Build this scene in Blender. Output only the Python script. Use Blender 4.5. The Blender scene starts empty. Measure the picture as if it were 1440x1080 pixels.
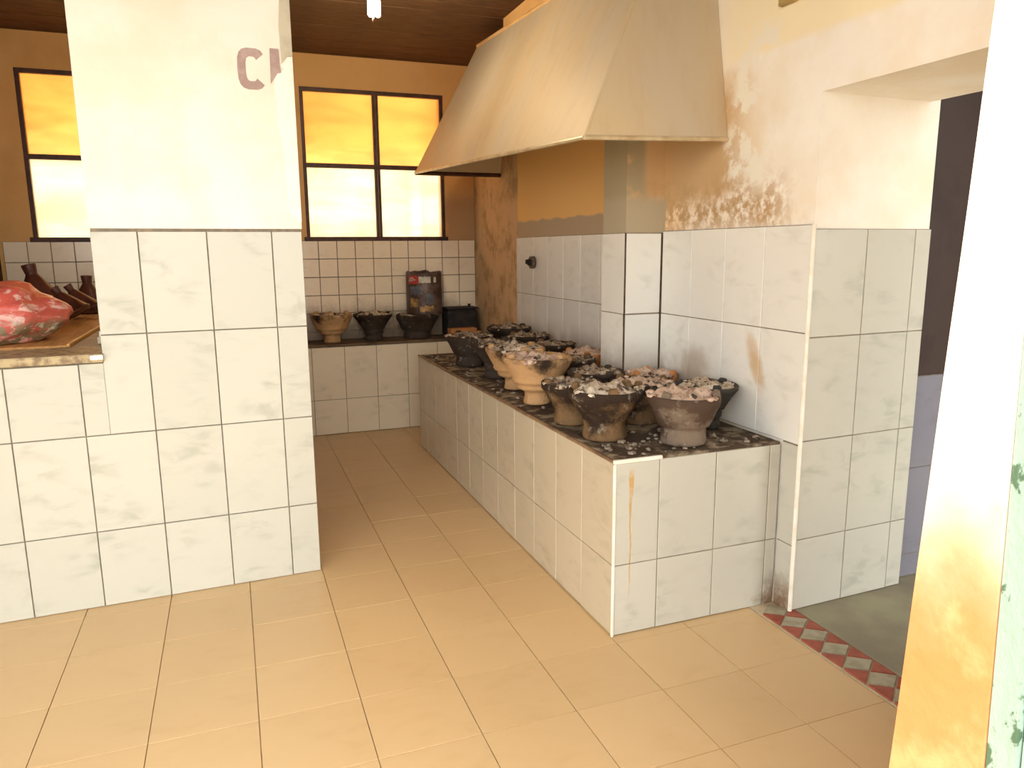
import bpy, bmesh, math, random
from mathutils import Vector, Matrix, noise as mnoise

scene = bpy.context.scene
C = scene.collection

# ------------------------------------------------------------------ camera, sky, sun, exposure
cam_data = bpy.data.cameras.new('camera')
cam_data.sensor_fit = 'HORIZONTAL'
cam_data.sensor_width = 36.0
cam_data.lens = 1042.6 / 1440 * 36
cam_data.clip_start = 0.02
cam = bpy.data.objects.new('camera', cam_data)
C.objects.link(cam)
PITCH, YAW, ROLL = 0.1805, -0.3595, -0.0078
_f = Vector((-math.sin(YAW) * math.cos(PITCH), math.cos(YAW) * math.cos(PITCH), -math.sin(PITCH)))
_r = Vector((math.cos(YAW), math.sin(YAW), 0))
_u = _r.cross(_f)
_r2 = math.cos(ROLL) * _r + math.sin(ROLL) * _u
_u2 = -math.sin(ROLL) * _r + math.cos(ROLL) * _u
M = Matrix((( _r2.x, _u2.x, -_f.x, 0), (_r2.y, _u2.y, -_f.y, 0), (_r2.z, _u2.z, -_f.z, 1.4439), (0, 0, 0, 1)))
cam.matrix_world = M
scene.camera = cam

world = bpy.data.worlds.new('sky')
scene.world = world
world.use_nodes = True
wb = world.node_tree.nodes['Background']
wb.inputs[0].default_value = (1.0, 0.975, 0.93, 1)
wb.inputs[1].default_value = 2.0

sun_data = bpy.data.lights.new('sun', 'SUN')
sun_data.energy = 4.0
sun_data.color = (1.0, 0.92, 0.80)
sun_data.angle = math.radians(1.0)
sun = bpy.data.objects.new('sun', sun_data)
C.objects.link(sun)
_el, _az = math.radians(72), math.radians(38)
_d = Vector((math.sin(_az) * math.cos(_el), math.cos(_az) * math.cos(_el), -math.sin(_el)))
sun.rotation_euler = _d.to_track_quat('-Z', 'Y').to_euler()

scene.view_settings.view_transform = 'Standard'
scene.view_settings.look = 'None'
scene.view_settings.gamma = 1.0
scene.view_settings.use_curve_mapping = False
scene.view_settings.exposure = 1.28

R = random.Random(7)

# ------------------------------------------------------------------ material helpers
class G:
    """small wrapper round a node tree"""
    def __init__(self, name):
        self.m = bpy.data.materials.new(name)
        self.m.use_nodes = True
        self.t = self.m.node_tree
        self.b = self.t.nodes['Principled BSDF']
        self.tc = self.t.nodes.new('ShaderNodeTexCoord')
        self.obj = self.tc.outputs['Object']
    def link(self, a, b):
        if isinstance(a, (int, float)):
            b.default_value = a
        elif isinstance(a, tuple):
            b.default_value = a if len(a) == len(b.default_value) else (*a, 1)
        else:
            self.t.links.new(a, b)
    def math(self, op, a, b=0.0, clamp=False):
        n = self.t.nodes.new('ShaderNodeMath'); n.operation = op; n.use_clamp = clamp
        self.link(a, n.inputs[0]); self.link(b, n.inputs[1])
        return n.outputs[0]
    def noise(self, scale, detail=4, rough=0.55, vec=None, stretch=None, distort=0.0):
        v = vec or self.obj
        if stretch:
            mp = self.t.nodes.new('ShaderNodeMapping'); mp.inputs['Scale'].default_value = stretch
            self.link(v, mp.inputs[0]); v = mp.outputs[0]
        n = self.t.nodes.new('ShaderNodeTexNoise')
        n.inputs['Scale'].default_value = scale; n.inputs['Detail'].default_value = detail
        n.inputs['Roughness'].default_value = rough; n.inputs['Distortion'].default_value = distort
        self.link(v, n.inputs['Vector'])
        return n.outputs['Fac']
    def ramp(self, fac, lo, hi, a=0.0, b=1.0):
        n = self.t.nodes.new('ShaderNodeMapRange'); n.interpolation_type = 'SMOOTHSTEP'
        self.link(fac, n.inputs[0])
        n.inputs[1].default_value = lo; n.inputs[2].default_value = hi
        n.inputs[3].default_value = a; n.inputs[4].default_value = b
        return n.outputs[0]
    def mix(self, fac, a, b):
        n = self.t.nodes.new('ShaderNodeMix'); n.data_type = 'RGBA'
        self.link(fac, n.inputs[0]); self.link(a, n.inputs[6]); self.link(b, n.inputs[7])
        return n.outputs[2]
    def xyz(self, v=None):
        n = self.t.nodes.new('ShaderNodeSeparateXYZ'); self.link(v or self.obj, n.inputs[0])
        return n.outputs
    def random(self):
        n = self.t.nodes.new('ShaderNodeObjectInfo'); return n.outputs['Random']
    def box(self, wob=0.0, scale=6, **rng):
        """soft box mask in object space with noisy borders: x=(lo,hi,soft)"""
        c = self.xyz(); out = None
        ns = self.math('MULTIPLY', self.math('SUBTRACT', self.noise(scale, 5), 0.5), wob * 2) if wob else 0.0
        for ax, (lo, hi, s) in rng.items():
            v = self.math('ADD', c['xyz'.index(ax)], ns)
            k = self.math('MULTIPLY', self.ramp(v, lo - s, lo + s), self.ramp(v, hi - s, hi + s, 1, 0))
            out = k if out is None else self.math('MULTIPLY', out, k)
        return out
    def done(self, col, rough=0.6, bump=None, bstr=0.2, bdist=0.01, metal=0.0, spec=0.5):
        self.link(col, self.b.inputs['Base Color']); self.link(rough, self.b.inputs['Roughness'])
        self.b.inputs['Metallic'].default_value = metal
        self.b.inputs['Specular IOR Level'].default_value = spec
        if bump is not None:
            n = self.t.nodes.new('ShaderNodeBump'); n.inputs['Strength'].default_value = bstr
            n.inputs['Distance'].default_value = bdist
            self.link(bump, n.inputs['Height']); self.link(n.outputs[0], self.b.inputs['Normal'])
        return self.m

def m_tile(name, col, vein, rough=0.22, stain=None, vscale=1.0, amount=0.70):
    g = G(name)
    r = g.random()
    add = g.t.nodes.new('ShaderNodeVectorMath'); add.operation = 'ADD'
    cmb = g.t.nodes.new('ShaderNodeCombineXYZ')
    g.link(g.math('MULTIPLY', r, 37.0), cmb.inputs[0]); g.link(g.math('MULTIPLY', r, 91.0), cmb.inputs[1])
    g.link(g.obj, add.inputs[0]); g.link(cmb.outputs[0], add.inputs[1])
    mp = g.t.nodes.new('ShaderNodeMapping'); mp.inputs['Rotation'].default_value = (0, 0, 0.7)
    mp.inputs['Scale'].default_value = (1, 2.2, 1); g.link(add.outputs[0], mp.inputs[0])
    n = g.noise(9 * vscale, 3, 0.5, mp.outputs[0], distort=0.6)
    big = g.noise(4 * vscale, 2, 0.5, add.outputs[0])
    k = g.math('MULTIPLY', g.ramp(n, 0.42, 0.78), g.ramp(big, 0.4, 0.65))
    c = g.mix(g.math('MULTIPLY', k, amount), col, vein)
    tone = g.ramp(r, 0, 1, 0.0, 0.10)
    c = g.mix(tone, c, tuple(x * 0.7 for x in vein))
    if stain:
        for mask_f, sc in stain(g):
            c = g.mix(mask_f, c, sc)
    return g.done(c, rough, spec=0.45)

def m_plain(name, col, col2=None, scale=8, rough=0.7, bstr=0.15, metal=0.0, lo=0.4, hi=0.65, stretch=None, spec=0.4, bdist=0.01):
    g = G(name)
    n = g.noise(scale, 5, 0.6, stretch=stretch)
    c = g.mix(g.ramp(n, lo, hi), col, col2 or tuple(x * 0.75 for x in col))
    return g.done(c, rough, n, bstr, bdist, metal, spec)

# ------------------------------------------------------------------ mesh helpers
def link(name, bm, mat, parent=None, smooth=False, loc=None):
    bmesh.ops.recalc_face_normals(bm, faces=bm.faces)
    me = bpy.data.meshes.new(name)
    bm.to_mesh(me); bm.free()
    return link_mesh(name, me, mat, parent, smooth, loc)

def link_mesh(name, me, mat, parent=None, smooth=False, loc=None):
    if mat is not None and not me.materials:
        me.materials.append(mat)
    if smooth:
        for p in me.polygons: p.use_smooth = True
    o = bpy.data.objects.new(name, me)
    C.objects.link(o)
    if loc is not None: o.location = loc
    if parent is not None: o.parent = parent
    return o

def struct(o):
    o['kind'] = 'structure'; return o

def thing(name, label, cat, loc=(0, 0, 0), rotz=0.0, group=None):
    o = bpy.data.objects.new(name, None); C.objects.link(o)
    o.empty_display_size = 0.1
    o.location = loc; o.rotation_euler = (0, 0, rotz)
    return tag(o, label, cat, group)

def tag(o, label, cat, group=None):
    o['label'] = label; o['category'] = cat
    if group: o['group'] = group
    return o

def box(bm, lo, hi, bev=0.0):
    r = bmesh.ops.create_cube(bm, size=1.0)
    lo, hi = Vector(lo), Vector(hi)
    for v in r['verts']:
        v.co = Vector((lo[i] + (v.co[i] + 0.5) * (hi[i] - lo[i]) for i in range(3)))
    if bev:
        es = list({e for v in r['verts'] for e in v.link_edges})
        bmesh.ops.bevel(bm, geom=es, offset=bev, segments=2, affect='EDGES', profile=0.5)
    return r['verts']

def prism(bm, pts, z0, z1):
    """footprint polygon in xy pulled up from z0 to z1"""
    a = [bm.verts.new((x, y, z0)) for x, y in pts]
    b = [bm.verts.new((x, y, z1)) for x, y in pts]
    n = len(pts)
    bm.faces.new(a[::-1]); bm.faces.new(b)
    for i in range(n): bm.faces.new((a[i], a[(i + 1) % n], b[(i + 1) % n], b[i]))

def slab(bm, quad, t):
    """flat polygon given by 3D points, thickened along minus its normal"""
    q = [Vector(p) for p in quad]
    n = (q[1] - q[0]).cross(q[2] - q[0]).normalized()
    a = [bm.verts.new(p) for p in q]; b = [bm.verts.new(p - n * t) for p in q]
    k = len(q)
    bm.faces.new(a); bm.faces.new(b[::-1])
    for i in range(k): bm.faces.new((a[i], b[i], b[(i + 1) % k], a[(i + 1) % k]))

def tube(bm, pts, rad, seg=8, cap=True):
    pts = [Vector(p) for p in pts]; rings = []
    for i, p in enumerate(pts):
        d = (pts[min(i + 1, len(pts) - 1)] - pts[max(i - 1, 0)]).normalized()
        s = d.orthogonal().normalized() if i == 0 else (s - d * s.dot(d)).normalized()
        t = d.cross(s)
        rr = rad[i] if isinstance(rad, (list, tuple)) else rad
        rings.append([bm.verts.new(p + (s * math.cos(a) + t * math.sin(a)) * rr) for a in [2 * math.pi * j / seg for j in range(seg)]])
    for a, b in zip(rings, rings[1:]):
        for j in range(seg): bm.faces.new((a[j], a[(j + 1) % seg], b[(j + 1) % seg], b[j]))
    if cap:
        bm.faces.new(rings[0][::-1]); bm.faces.new(rings[-1])

def lathe(bm, prof, seg=32, wob=0.0, seed=0, freq=3.0):
    rings = []
    for r, z in prof:
        ring = []
        for j in range(seg):
            a = 2 * math.pi * j / seg
            p = Vector((math.cos(a) * r, math.sin(a) * r, z))
            if wob and r > 0.001:
                k = mnoise.noise(Vector((math.cos(a) * freq * 0.4, math.sin(a) * freq * 0.4, z * 8 + seed * 3.7)))
                p.x *= 1 + wob * k; p.y *= 1 + wob * k; p.z += wob * 0.05 * k
            ring.append(bm.verts.new(p))
        rings.append(ring)
    for a, b in zip(rings, rings[1:]):
        for j in range(seg): bm.faces.new((a[j], a[(j + 1) % seg], b[(j + 1) % seg], b[j]))
    bm.faces.new(rings[0][::-1]); bm.faces.new(rings[-1])

def lump(bm, c, s, seed, sub=1, amp=0.35):
    r = bmesh.ops.create_icosphere(bm, subdivisions=sub, radius=1.0)
    for v in r['verts']:
        k = 1 + amp * mnoise.noise(v.co * 1.7 + Vector((seed * 5.1, seed, 0)))
        v.co = Vector((c[0] + v.co.x * k * s[0], c[1] + v.co.y * k * s[1], c[2] + v.co.z * k * s[2]))

# ------------------------------------------------------------------ tiles
JOINT = 0.004
_tile_cache = {}
def tile_mesh(w, h, t, mat, bev=0.0016):
    if t == 0.008: bev = 0.0006
    key = (round(w, 4), round(h, 4), round(t, 4), mat.name)
    if key in _tile_cache: return _tile_cache[key]
    bm = bmesh.new()
    a, b = w / 2, h / 2
    back = [bm.verts.new(p) for p in ((-a, -b, -t), (a, -b, -t), (a, b, -t), (-a, b, -t))]
    mid = [bm.verts.new(p) for p in ((-a, -b, -bev), (a, -b, -bev), (a, b, -bev), (-a, b, -bev))]
    top = [bm.verts.new(p) for p in ((-a + bev, -b + bev, 0), (a - bev, -b + bev, 0), (a - bev, b - bev, 0), (-a + bev, b - bev, 0))]
    bm.faces.new(top)
    for x, y in ((back, mid), (mid, top)):
        for i in range(4): bm.faces.new((x[i], x[(i + 1) % 4], y[(i + 1) % 4], y[i]))
    bm.faces.new(back[::-1])
    me = bpy.data.meshes.new('tile')
    bm.to_mesh(me); bm.free()
    me.materials.append(mat)
    _tile_cache[key] = me
    return me

def tiles(parent, org, u, v, us, vs, mat, t=0.010, skip=None, special=None, bed=None, name='tile', joint=JOINT, jit=0.0012):
    """org + u*s + v*r is the plane of the tile faces; us, vs are the joint positions"""
    org, u, v = Vector(org), Vector(u).normalized(), Vector(v).normalized()
    n = u.cross(v)
    for i in range(len(us) - 1):
        for j in range(len(vs) - 1):
            if skip and skip(i, j): continue
            w, h = us[i + 1] - us[i] - joint, vs[j + 1] - vs[j] - joint
            if w < 0.006 or h < 0.006: continue
            mt = (special or {}).get((i, j), mat)
            p = org + u * ((us[i] + us[i + 1]) / 2) + v * ((vs[j] + vs[j + 1]) / 2) - n * (jit * R.random())
            o = bpy.data.objects.new(name, tile_mesh(w, h, t, mt)); C.objects.link(o)
            o.parent = parent
            tl, tn = (R.random() - .5) * 0.006, (R.random() - .5) * 0.004
            q = Matrix((( u.x, v.x, n.x, p.x), (u.y, v.y, n.y, p.y), (u.z, v.z, n.z, p.z), (0, 0, 0, 1)))
            q = q @ Matrix.Rotation(tl, 4, 'X') @ Matrix.Rotation(tn, 4, 'Y')
            o.matrix_local = (Matrix.Translation(parent.location).inverted() @ q)
    if bed is not None:
        bm = bmesh.new()
        a = [org + u * x + v * y - n * 0.0045 for x, y in ((us[0], vs[0]), (us[-1], vs[0]), (us[-1], vs[-1]), (us[0], vs[-1]))]
        slab(bm, a, t - 0.0045 - 0.0005)
        bmesh.ops.translate(bm, verts=bm.verts, vec=-Vector(parent.location))
        link('mortar_bed', bm, bed, parent)

def steps(a, b, s, first=None):
    """joint positions from a to b every s, the first one at a+first"""
    out = [a]; x = a + (first if first else s)
    while x < b - 0.02: out.append(x); x += s
    out.append(b); return out

# ------------------------------------------------------------------ materials
TILE_W = (0.565, 0.565, 0.495); TILE_V = (0.365, 0.38, 0.32)
mat_tile = m_tile('white marbled wall tile', TILE_W, TILE_V)
mat_grout = m_plain('grey brown grout', (0.20, 0.17, 0.13), (0.30, 0.24, 0.17), 20, 0.9)
mat_floor_tile = m_tile('tan floor tile', (0.645, 0.45, 0.23), (0.56, 0.37, 0.175), 0.34, vscale=0.8, amount=0.5)
mat_floor_grout = m_plain('brown floor grout', (0.44, 0.29, 0.14), (0.34, 0.22, 0.10), 12, 0.9)
def sooty_foot(g):
    n = g.t.nodes.new('ShaderNodeNewGeometry'); c = g.xyz(n.outputs['Position'])
    w = g.math('MULTIPLY', g.math('SUBTRACT', g.noise(3.5, 5, 0.65, n.outputs['Position']), 0.5), 0.45)
    return [(g.ramp(g.math('ADD', c[2], w), 0.82, 1.06, 0.85, 0), (0.16, 0.10, 0.06))]
mat_small_tile = m_tile('ivory glazed square tile', (0.93, 0.82, 0.64), (0.80, 0.68, 0.50), 0.18, vscale=2, stain=sooty_foot)
mat_blue_tile = m_tile('bluish grey wall tile', (0.22, 0.22, 0.265), (0.18, 0.18, 0.215))

def paint(name, col, stains, rough=0.85):
    g = G(name)
    n = g.noise(3, 5, 0.6)
    c = g.mix(g.ramp(n, 0.35, 0.7), col, tuple(x * y for x, y in zip(col, (0.95, 0.9, 0.82))))
    for f, sc in stains(g): c = g.mix(f, c, sc)
    return g.done(c, rough, g.noise(14, 6, 0.65), 0.25, 0.01, 0, 0.2)

CREAM = (0.88, 0.78, 0.58)
OCHRE = (0.92, 0.57, 0.22)
mat_cream = paint('cream wall paint', (0.93, 0.90, 0.83), lambda g: [
    (g.math('MULTIPLY', g.ramp(g.noise(2.2, 4), 0.5, 0.75), 0.25), (0.86, 0.77, 0.60))])
mat_back_paint = paint('ochre wall paint', (0.72, 0.44, 0.18), lambda g: [
    (g.math('MULTIPLY', g.ramp(g.noise(2.0, 5), 0.45, 0.7), 0.5), (0.56, 0.31, 0.12)),
    (g.box(0.1, 5, z=(0.6, 1.9, 0.1), x=(1.74, 2.2, 0.03)), (0.50, 0.31, 0.16))])
def right_stains(g):
    up = g.box(0.015, 6, z=(2.19, 5, 0.02), y=(0, 2.75, 0.1))
    yy = g.xyz()[1]
    rear = g.ramp(yy, 2.75, 3.5)
    soot = g.math('MULTIPLY', g.box(0.14, 7, z=(1.50, 1.70, 0.09), y=(2.35, 3.3, 0.12)), g.ramp(g.noise(16, 6, 0.7), 0.38, 0.58))
    brown = g.box(0.10, 4, z=(1.64, 2.12, 0.06), y=(2.62, 3.3, 0.14))
    raw = g.box(0.02, 5, y=(5.19, 7, 0.01), z=(-1, 2.2, 0.3))
    rawd = g.math('MULTIPLY', g.ramp(g.noise(5, 6, 0.7), 0.45, 0.65), raw)
    cem = g.box(0.02, 9, y=(3.40, 5.2, 0.01), z=(1.40, 1.635, 0.008))
    pil = g.box(0.03, 6, y=(3.205, 3.5, 0.004), x=(1.70, 1.90, 0.02), z=(1.4, 2.08, 0.03))
    pil2 = g.box(0.02, 6, y=(3.19, 3.5, 0.004), x=(1.70, 2.1, 0.02), z=(1.4, 1.68, 0.03))
    warm = g.math('MULTIPLY', g.ramp(g.noise(2.5, 4), 0.42, 0.7), 0.55)
    peel = g.math('MULTIPLY', g.box(0.10, 5, y=(2.42, 2.72, 0.06), z=(1.62, 2.3, 0.1)), g.ramp(g.noise(7, 6, 0.7), 0.46, 0.56))
    return [(g.math('MULTIPLY', warm, g.ramp(yy, 2.1, 2.4)), (0.82, 0.66, 0.42)),
            (up, (0.92, 0.82, 0.58)), (rear, OCHRE), (brown, (0.62, 0.42, 0.22)), (peel, (0.88, 0.84, 0.72)), (soot, (0.52, 0.34, 0.17)),
            (raw, (0.68, 0.46, 0.26)), (rawd, (0.44, 0.29, 0.16)), (cem, (0.52, 0.40, 0.27)),
            (pil, (0.42, 0.35, 0.22)), (pil2, (0.46, 0.39, 0.27))]
mat_right = paint('smoke stained cream and ochre wall paint', (0.94, 0.91, 0.84), right_stains)
mat_jamb = paint('orange plaster with painted sun glare', (0.60, 0.23, 0.085), lambda g: [
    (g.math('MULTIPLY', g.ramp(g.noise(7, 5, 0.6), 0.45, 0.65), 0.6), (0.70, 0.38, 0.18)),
    (g.ramp(g.math('ADD', g.xyz()[2], g.math('MULTIPLY', g.noise(5, 4), 0.5)), 1.0, 1.6, 0, 0.85), (0.95, 0.89, 0.72))])  # pale upper part paints in the sun's glare, orange foot the weaker light
mat_white_plaster = m_plain('plain white plaster', (0.95, 0.93, 0.88), (0.90, 0.87, 0.80), 9, 0.8)
mat_grey_plaster = m_plain('bare grey cement render', (0.62, 0.58, 0.46), (0.52, 0.48, 0.37), 9, 0.9)
mat_wood_dark = m_plain('dark smoked wood', (0.13, 0.060, 0.022), (0.07, 0.03, 0.012), 6, 0.7, 0.3, stretch=(1, 9, 9))
mat_wood = m_plain('worn orange wood', (0.55, 0.28, 0.09), (0.42, 0.20, 0.06), 5, 0.6, 0.2, stretch=(9, 1, 9))
mat_frame = m_plain('dark brown painted steel', (0.085, 0.030, 0.016), (0.05, 0.018, 0.01), 20, 0.5)
mat_stone = m_plain('speckled worktop stone', (0.45, 0.36, 0.20), (0.22, 0.15, 0.08), 30, 0.5, 0.1)
mat_conc = m_plain('green grey concrete', (0.29, 0.27, 0.17), (0.22, 0.19, 0.13), 3.5, 0.55, 0.15, lo=0.35, hi=0.65)
mat_red = m_plain('red terrazzo', (0.34, 0.085, 0.05), (0.26, 0.06, 0.035), 30, 0.5)
mat_greyt = m_plain('grey green terrazzo', (0.38, 0.34, 0.24), (0.29, 0.26, 0.17), 25, 0.5)
mat_pale_grout = m_plain('pale cement joint', (0.55, 0.45, 0.30), (0.45, 0.36, 0.24), 20, 0.9)
mat_trim = m_plain('white tile edging', (0.90, 0.88, 0.80), (0.82, 0.78, 0.66), 15, 0.35)
mat_sooty = m_plain('sooty cement with ash', (0.060, 0.036, 0.020), (0.30, 0.235, 0.155), 11, 0.9, 0.6, lo=0.46, hi=0.66, bdist=0.02)
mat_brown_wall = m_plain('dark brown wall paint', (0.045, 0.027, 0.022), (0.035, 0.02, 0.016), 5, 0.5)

# ------------------------------------------------------------------ THE SETTING
T = 1.5228; W = 0.2509; YB = 6.22; ZC = 2.93
I3 = (1, 0, 0), (0, 1, 0), (0, 0, 1)

# --- floor: tan square tiles on a slab
bm = bmesh.new()
box(bm, (-3.2, 0.3, -0.12), (1.885, YB + 0.2, -0.005))
box(bm, (1.885, 2.30, -0.12), (2.62, YB + 0.2, -0.008))
floor = struct(link('floor', bm, mat_floor_grout))
FX, FY = 0.3151, 0.3166
cols = [0.3037 + FX * i for i in range(-6, 5)] + [1.883]
rows = [2.2398 + FY * j for j in range(-5, 12)] + [5.885]
def skip_floor(i, j):
    x, y = (cols[i] + cols[i + 1]) / 2, (rows[j] + rows[j + 1]) / 2
    return (y > 3.65 and x < 0.25) or (x > 1.45 and y > 2.6) or x < -1.3
tiles(floor, (0, 0, 0), (1, 0, 0), (0, 1, 0), cols, rows, mat_floor_tile, t=0.008, skip=skip_floor, joint=0.003, jit=0.0008)

# --- doorway floor of the side room, and the red and grey border
bm = bmesh.new()
box(bm, (2.03, 0.3, -0.12), (4.2, 2.6, 0.012), 0.004)
floor2 = struct(link('floor', bm, mat_conc))
bm = bmesh.new()
box(bm, (1.886, 0.7, -0.10), (2.03, 2.30, 0.003))
border = struct(link('trim_1', bm, mat_pale_grout))
def poly_tile(name, pts, mat):
    bm = bmesh.new()
    c = Vector((sum(p[0] for p in pts) / len(pts), sum(p[1] for p in pts) / len(pts)))
    q = [c + (Vector(p) - c) * 0.90 for p in pts]
    prism(bm, [(a.x, a.y) for a in q], 0.0, 0.010)
    return link(name, bm, mat, border)
xa, xb_, P = 1.890, 2.028, 0.105
xm = (xa + xb_) / 2
for k in range(14):
    y = 2.27 - P * k
    poly_tile('border_tile', [(xm, y), (xa, y - P / 2), (xm, y - P), (xb_, y - P / 2)], mat_greyt)
    poly_tile('border_tile', [(xa, y - P / 2), (xa, y - P * 1.5), (xm, y - P)], mat_red)
    poly_tile('border_tile', [(xb_, y - P / 2), (xm, y - P), (xb_, y - P * 1.5)], mat_red)

# --- ceiling of dark planks
bm = bmesh.new()
box(bm, (-2.7, 0.58, ZC + 0.03), (4.2, 7.2, ZC + 0.10))
ceiling = struct(link('ceiling', bm, mat_wood_dark))
pm = None
y = 0.58
while y < YB:
    if pm is None:
        bm = bmesh.new(); box(bm, (-2.7, 0.003, 0), (4.2, 0.177, 0.03), 0.004)
        o = link('plank', bm, mat_wood_dark, ceiling, loc=(0, y, ZC)); pm = o.data
    else:
        o = link_mesh('plank', pm, None, ceiling, loc=(0, y, ZC + 0.004 * R.random()))
    y += 0.18

# --- middle wall: low wall with a pillar, tiled
TH1 = 0.0345
U1 = Vector((math.cos(TH1), math.sin(TH1), 0)); N1 = Vector((math.sin(TH1), -math.cos(TH1), 0))
O1 = Vector((0.2992, 3.299, 0))
def s1(s, d):            # point on the partition: along the face, d behind it
    p = O1 + U1 * s - N1 * d
    return (p.x, p.y)
bm = bmesh.new()
prism(bm, [s1(-0.787, 0.009), s1(-0.004, 0.009), s1(-0.004, 0.32), s1(-0.787, 0.32)], 0, ZC + 0.02)
wall_mid = struct(link('wall_middle', bm, mat_grout))
bm = bmesh.new()
prism(bm, [s1(-2.2, 0.009), s1(-0.787, 0.009), s1(-0.787, 0.32), s1(-2.2, 0.32)], 0, 1.015)
link('low_wall', bm, mat_grout, wall_mid)
bm = bmesh.new()
prism(bm, [s1(-0.790, 0.003), s1(0.0, 0.003), s1(0.0, 0.325), s1(-0.790, 0.325)], T + 0.010, ZC + 0.01)
link('plaster', bm, mat_cream, wall_mid)
us = sorted([0.0 - 0.0005, -0.1238] + [-0.1238 - W * k for k in range(1, 7)])
zs = [0.0, T - 1.2, T - 0.8, T - 0.4, T]
def pil_cells(i, j):
    return us[i] < -0.80 and us[i + 1] < -0.80
# pillar part: the joint left of the pillar edge is cut by the pillar's own edge
pil_us = [-0.790, -0.1238 - 2 * W, -0.1238 - W, -0.1238, -0.0005]
tiles(wall_mid, O1, U1, (0, 0, 1), pil_us, [T - 0.4, T], mat_tile)
tiles(wall_mid, O1, U1, (0, 0, 1), [-0.79, -0.1238 - 2 * W - 0.0017], [T - 0.8 + 0.0017, T - 0.4 - 0.0017], mat_tile, joint=0.0006, jit=0)
tiles(wall_mid, O1, U1, (0, 0, 1), [-0.1238 - 3 * W + 0.0017, -0.79], [T - 0.8 + 0.0017, 1.013], mat_tile, joint=0.0006, jit=0)
tiles(wall_mid, O1, U1, (0, 0, 1), pil_us, [T - 0.8, T - 0.4], mat_tile, skip=lambda i, j: i == 0)
low_us = [-0.1238 - W * k for k in range(6, 1, -1)]
tiles(wall_mid, O1, U1, (0, 0, 1), low_us[:-1], [T - 0.8, 1.013], mat_tile)
tiles(wall_mid, O1, U1, (0, 0, 1), low_us + pil_us[2:], [0.0, T - 1.2, T - 0.8], mat_tile)

# painted letters and plaster patches on the pillar
mat_letter = m_plain('faded purple grey paint', (0.42, 0.30, 0.28), (0.50, 0.38, 0.35), 25, 0.9)
def face_poly(name, pts, mat, d=0.002, front=-0.004):
    """flat piece stuck on the pillar: pts in (s, z)"""
    bm = bmesh.new()
    slab(bm, [Vector((*s1(s, front + 0.006), z)) for s, z in pts], d + 0.002)
    return link(name, bm, mat, wall_mid)
def letter_c(s0, z0, w, h, t):
    n = 14; outer = []; inner = []
    for i in range(n + 1):
        a = math.radians(38 + (322 - 38) * i / n)
        ca, sa = math.cos(a), math.sin(a)
        ex = lambda c, p: math.copysign(abs(c) ** p, c)
        outer.append((s0 + w / 2 + ex(ca, 0.62) * w / 2, z0 + h / 2 + ex(sa, 0.62) * h / 2))
        inner.append((s0 + w / 2 + ex(ca, 0.62) * (w / 2 - t), z0 + h / 2 + ex(sa, 0.62) * (h / 2 - t)))
    bm = bmesh.new()
    for i in range(n):
        q = [outer[i], outer[i + 1], inner[i + 1], inner[i]]
        slab(bm, [Vector((*s1(s, 0.0018), z)) for s, z in q], 0.002)
    return link('painted_letter', bm, mat_letter, wall_mid)
letter_c(-0.213, 2.078, 0.108, 0.158, 0.032)
face_poly('painted_letter', [(-0.089, 2.105), (-0.060, 2.148), (-0.047, 2.150), (-0.050, 2.178), (-0.052, 2.240), (-0.086, 2.240)], mat_letter, front=-0.0045)
face_poly('plaster_patch', [(-0.044, 1.60), (0.001, 1.56), (0.001, 2.215), (-0.020, 2.212), (-0.046, 2.180), (-0.034, 2.165), (-0.052, 2.148), (-0.072, 2.145),
    (-0.077, 2.10), (-0.068, 2.03), (-0.066, 1.93), (-0.056, 1.86), (-0.052, 1.75)], mat_white_plaster, 0.004, front=-0.0055)  # whiter ragged strip down the pillar's right edge
face_poly('plaster_patch', [(-0.042, 2.185), (-0.020, 2.214), (0.001, 2.217), (0.001, 2.92), (-0.042, 2.92), (-0.050, 2.60), (-0.037, 2.44), (-0.046, 2.33)], mat_grey_plaster, 0.003, front=-0.005)

# --- right wall with the doorway, pilaster and tiles
XA, Y3 = 1.9962, 2.1837
THJ = 0.0348
UJ = Vector((math.cos(THJ), math.sin(THJ), 0)); NJ = Vector((math.sin(THJ), -math.cos(THJ), 0))
def sj(s, d): 
    p = Vector((XA, Y3, 0)) + UJ * s - NJ * d
    return (p.x, p.y)
bm = bmesh.new()
XW = XA + 0.009
LZ = 1.982
prism(bm, [(XW, sj(0.009, 0.009)[1]), sj(0.60, 0.009), (2.60, YB + 0.2), (XW, YB + 0.2)], -0.05, ZC + 0.02)
prism(bm, [(XW, 1.15), (2.55, 1.15), sj(0.55, 0.009), (XW, sj(0.009, 0.009)[1])], LZ, ZC + 0.02)
prism(bm, [(XW, 0.80), (2.55, 0.80), (2.55, 1.15), (XW, 1.15)], -0.05, ZC + 0.02)
XQ, YQ, YQ2 = 1.7893, 3.2025, 3.445
prism(bm, [(XQ + 0.009, YQ + 0.009), (XW + 0.01, YQ + 0.009), (XW + 0.01, YQ2), (XQ + 0.009, YQ2)], -0.05, ZC + 0.02)
wall_right = struct(link('wall_right', bm, mat_right))
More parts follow.
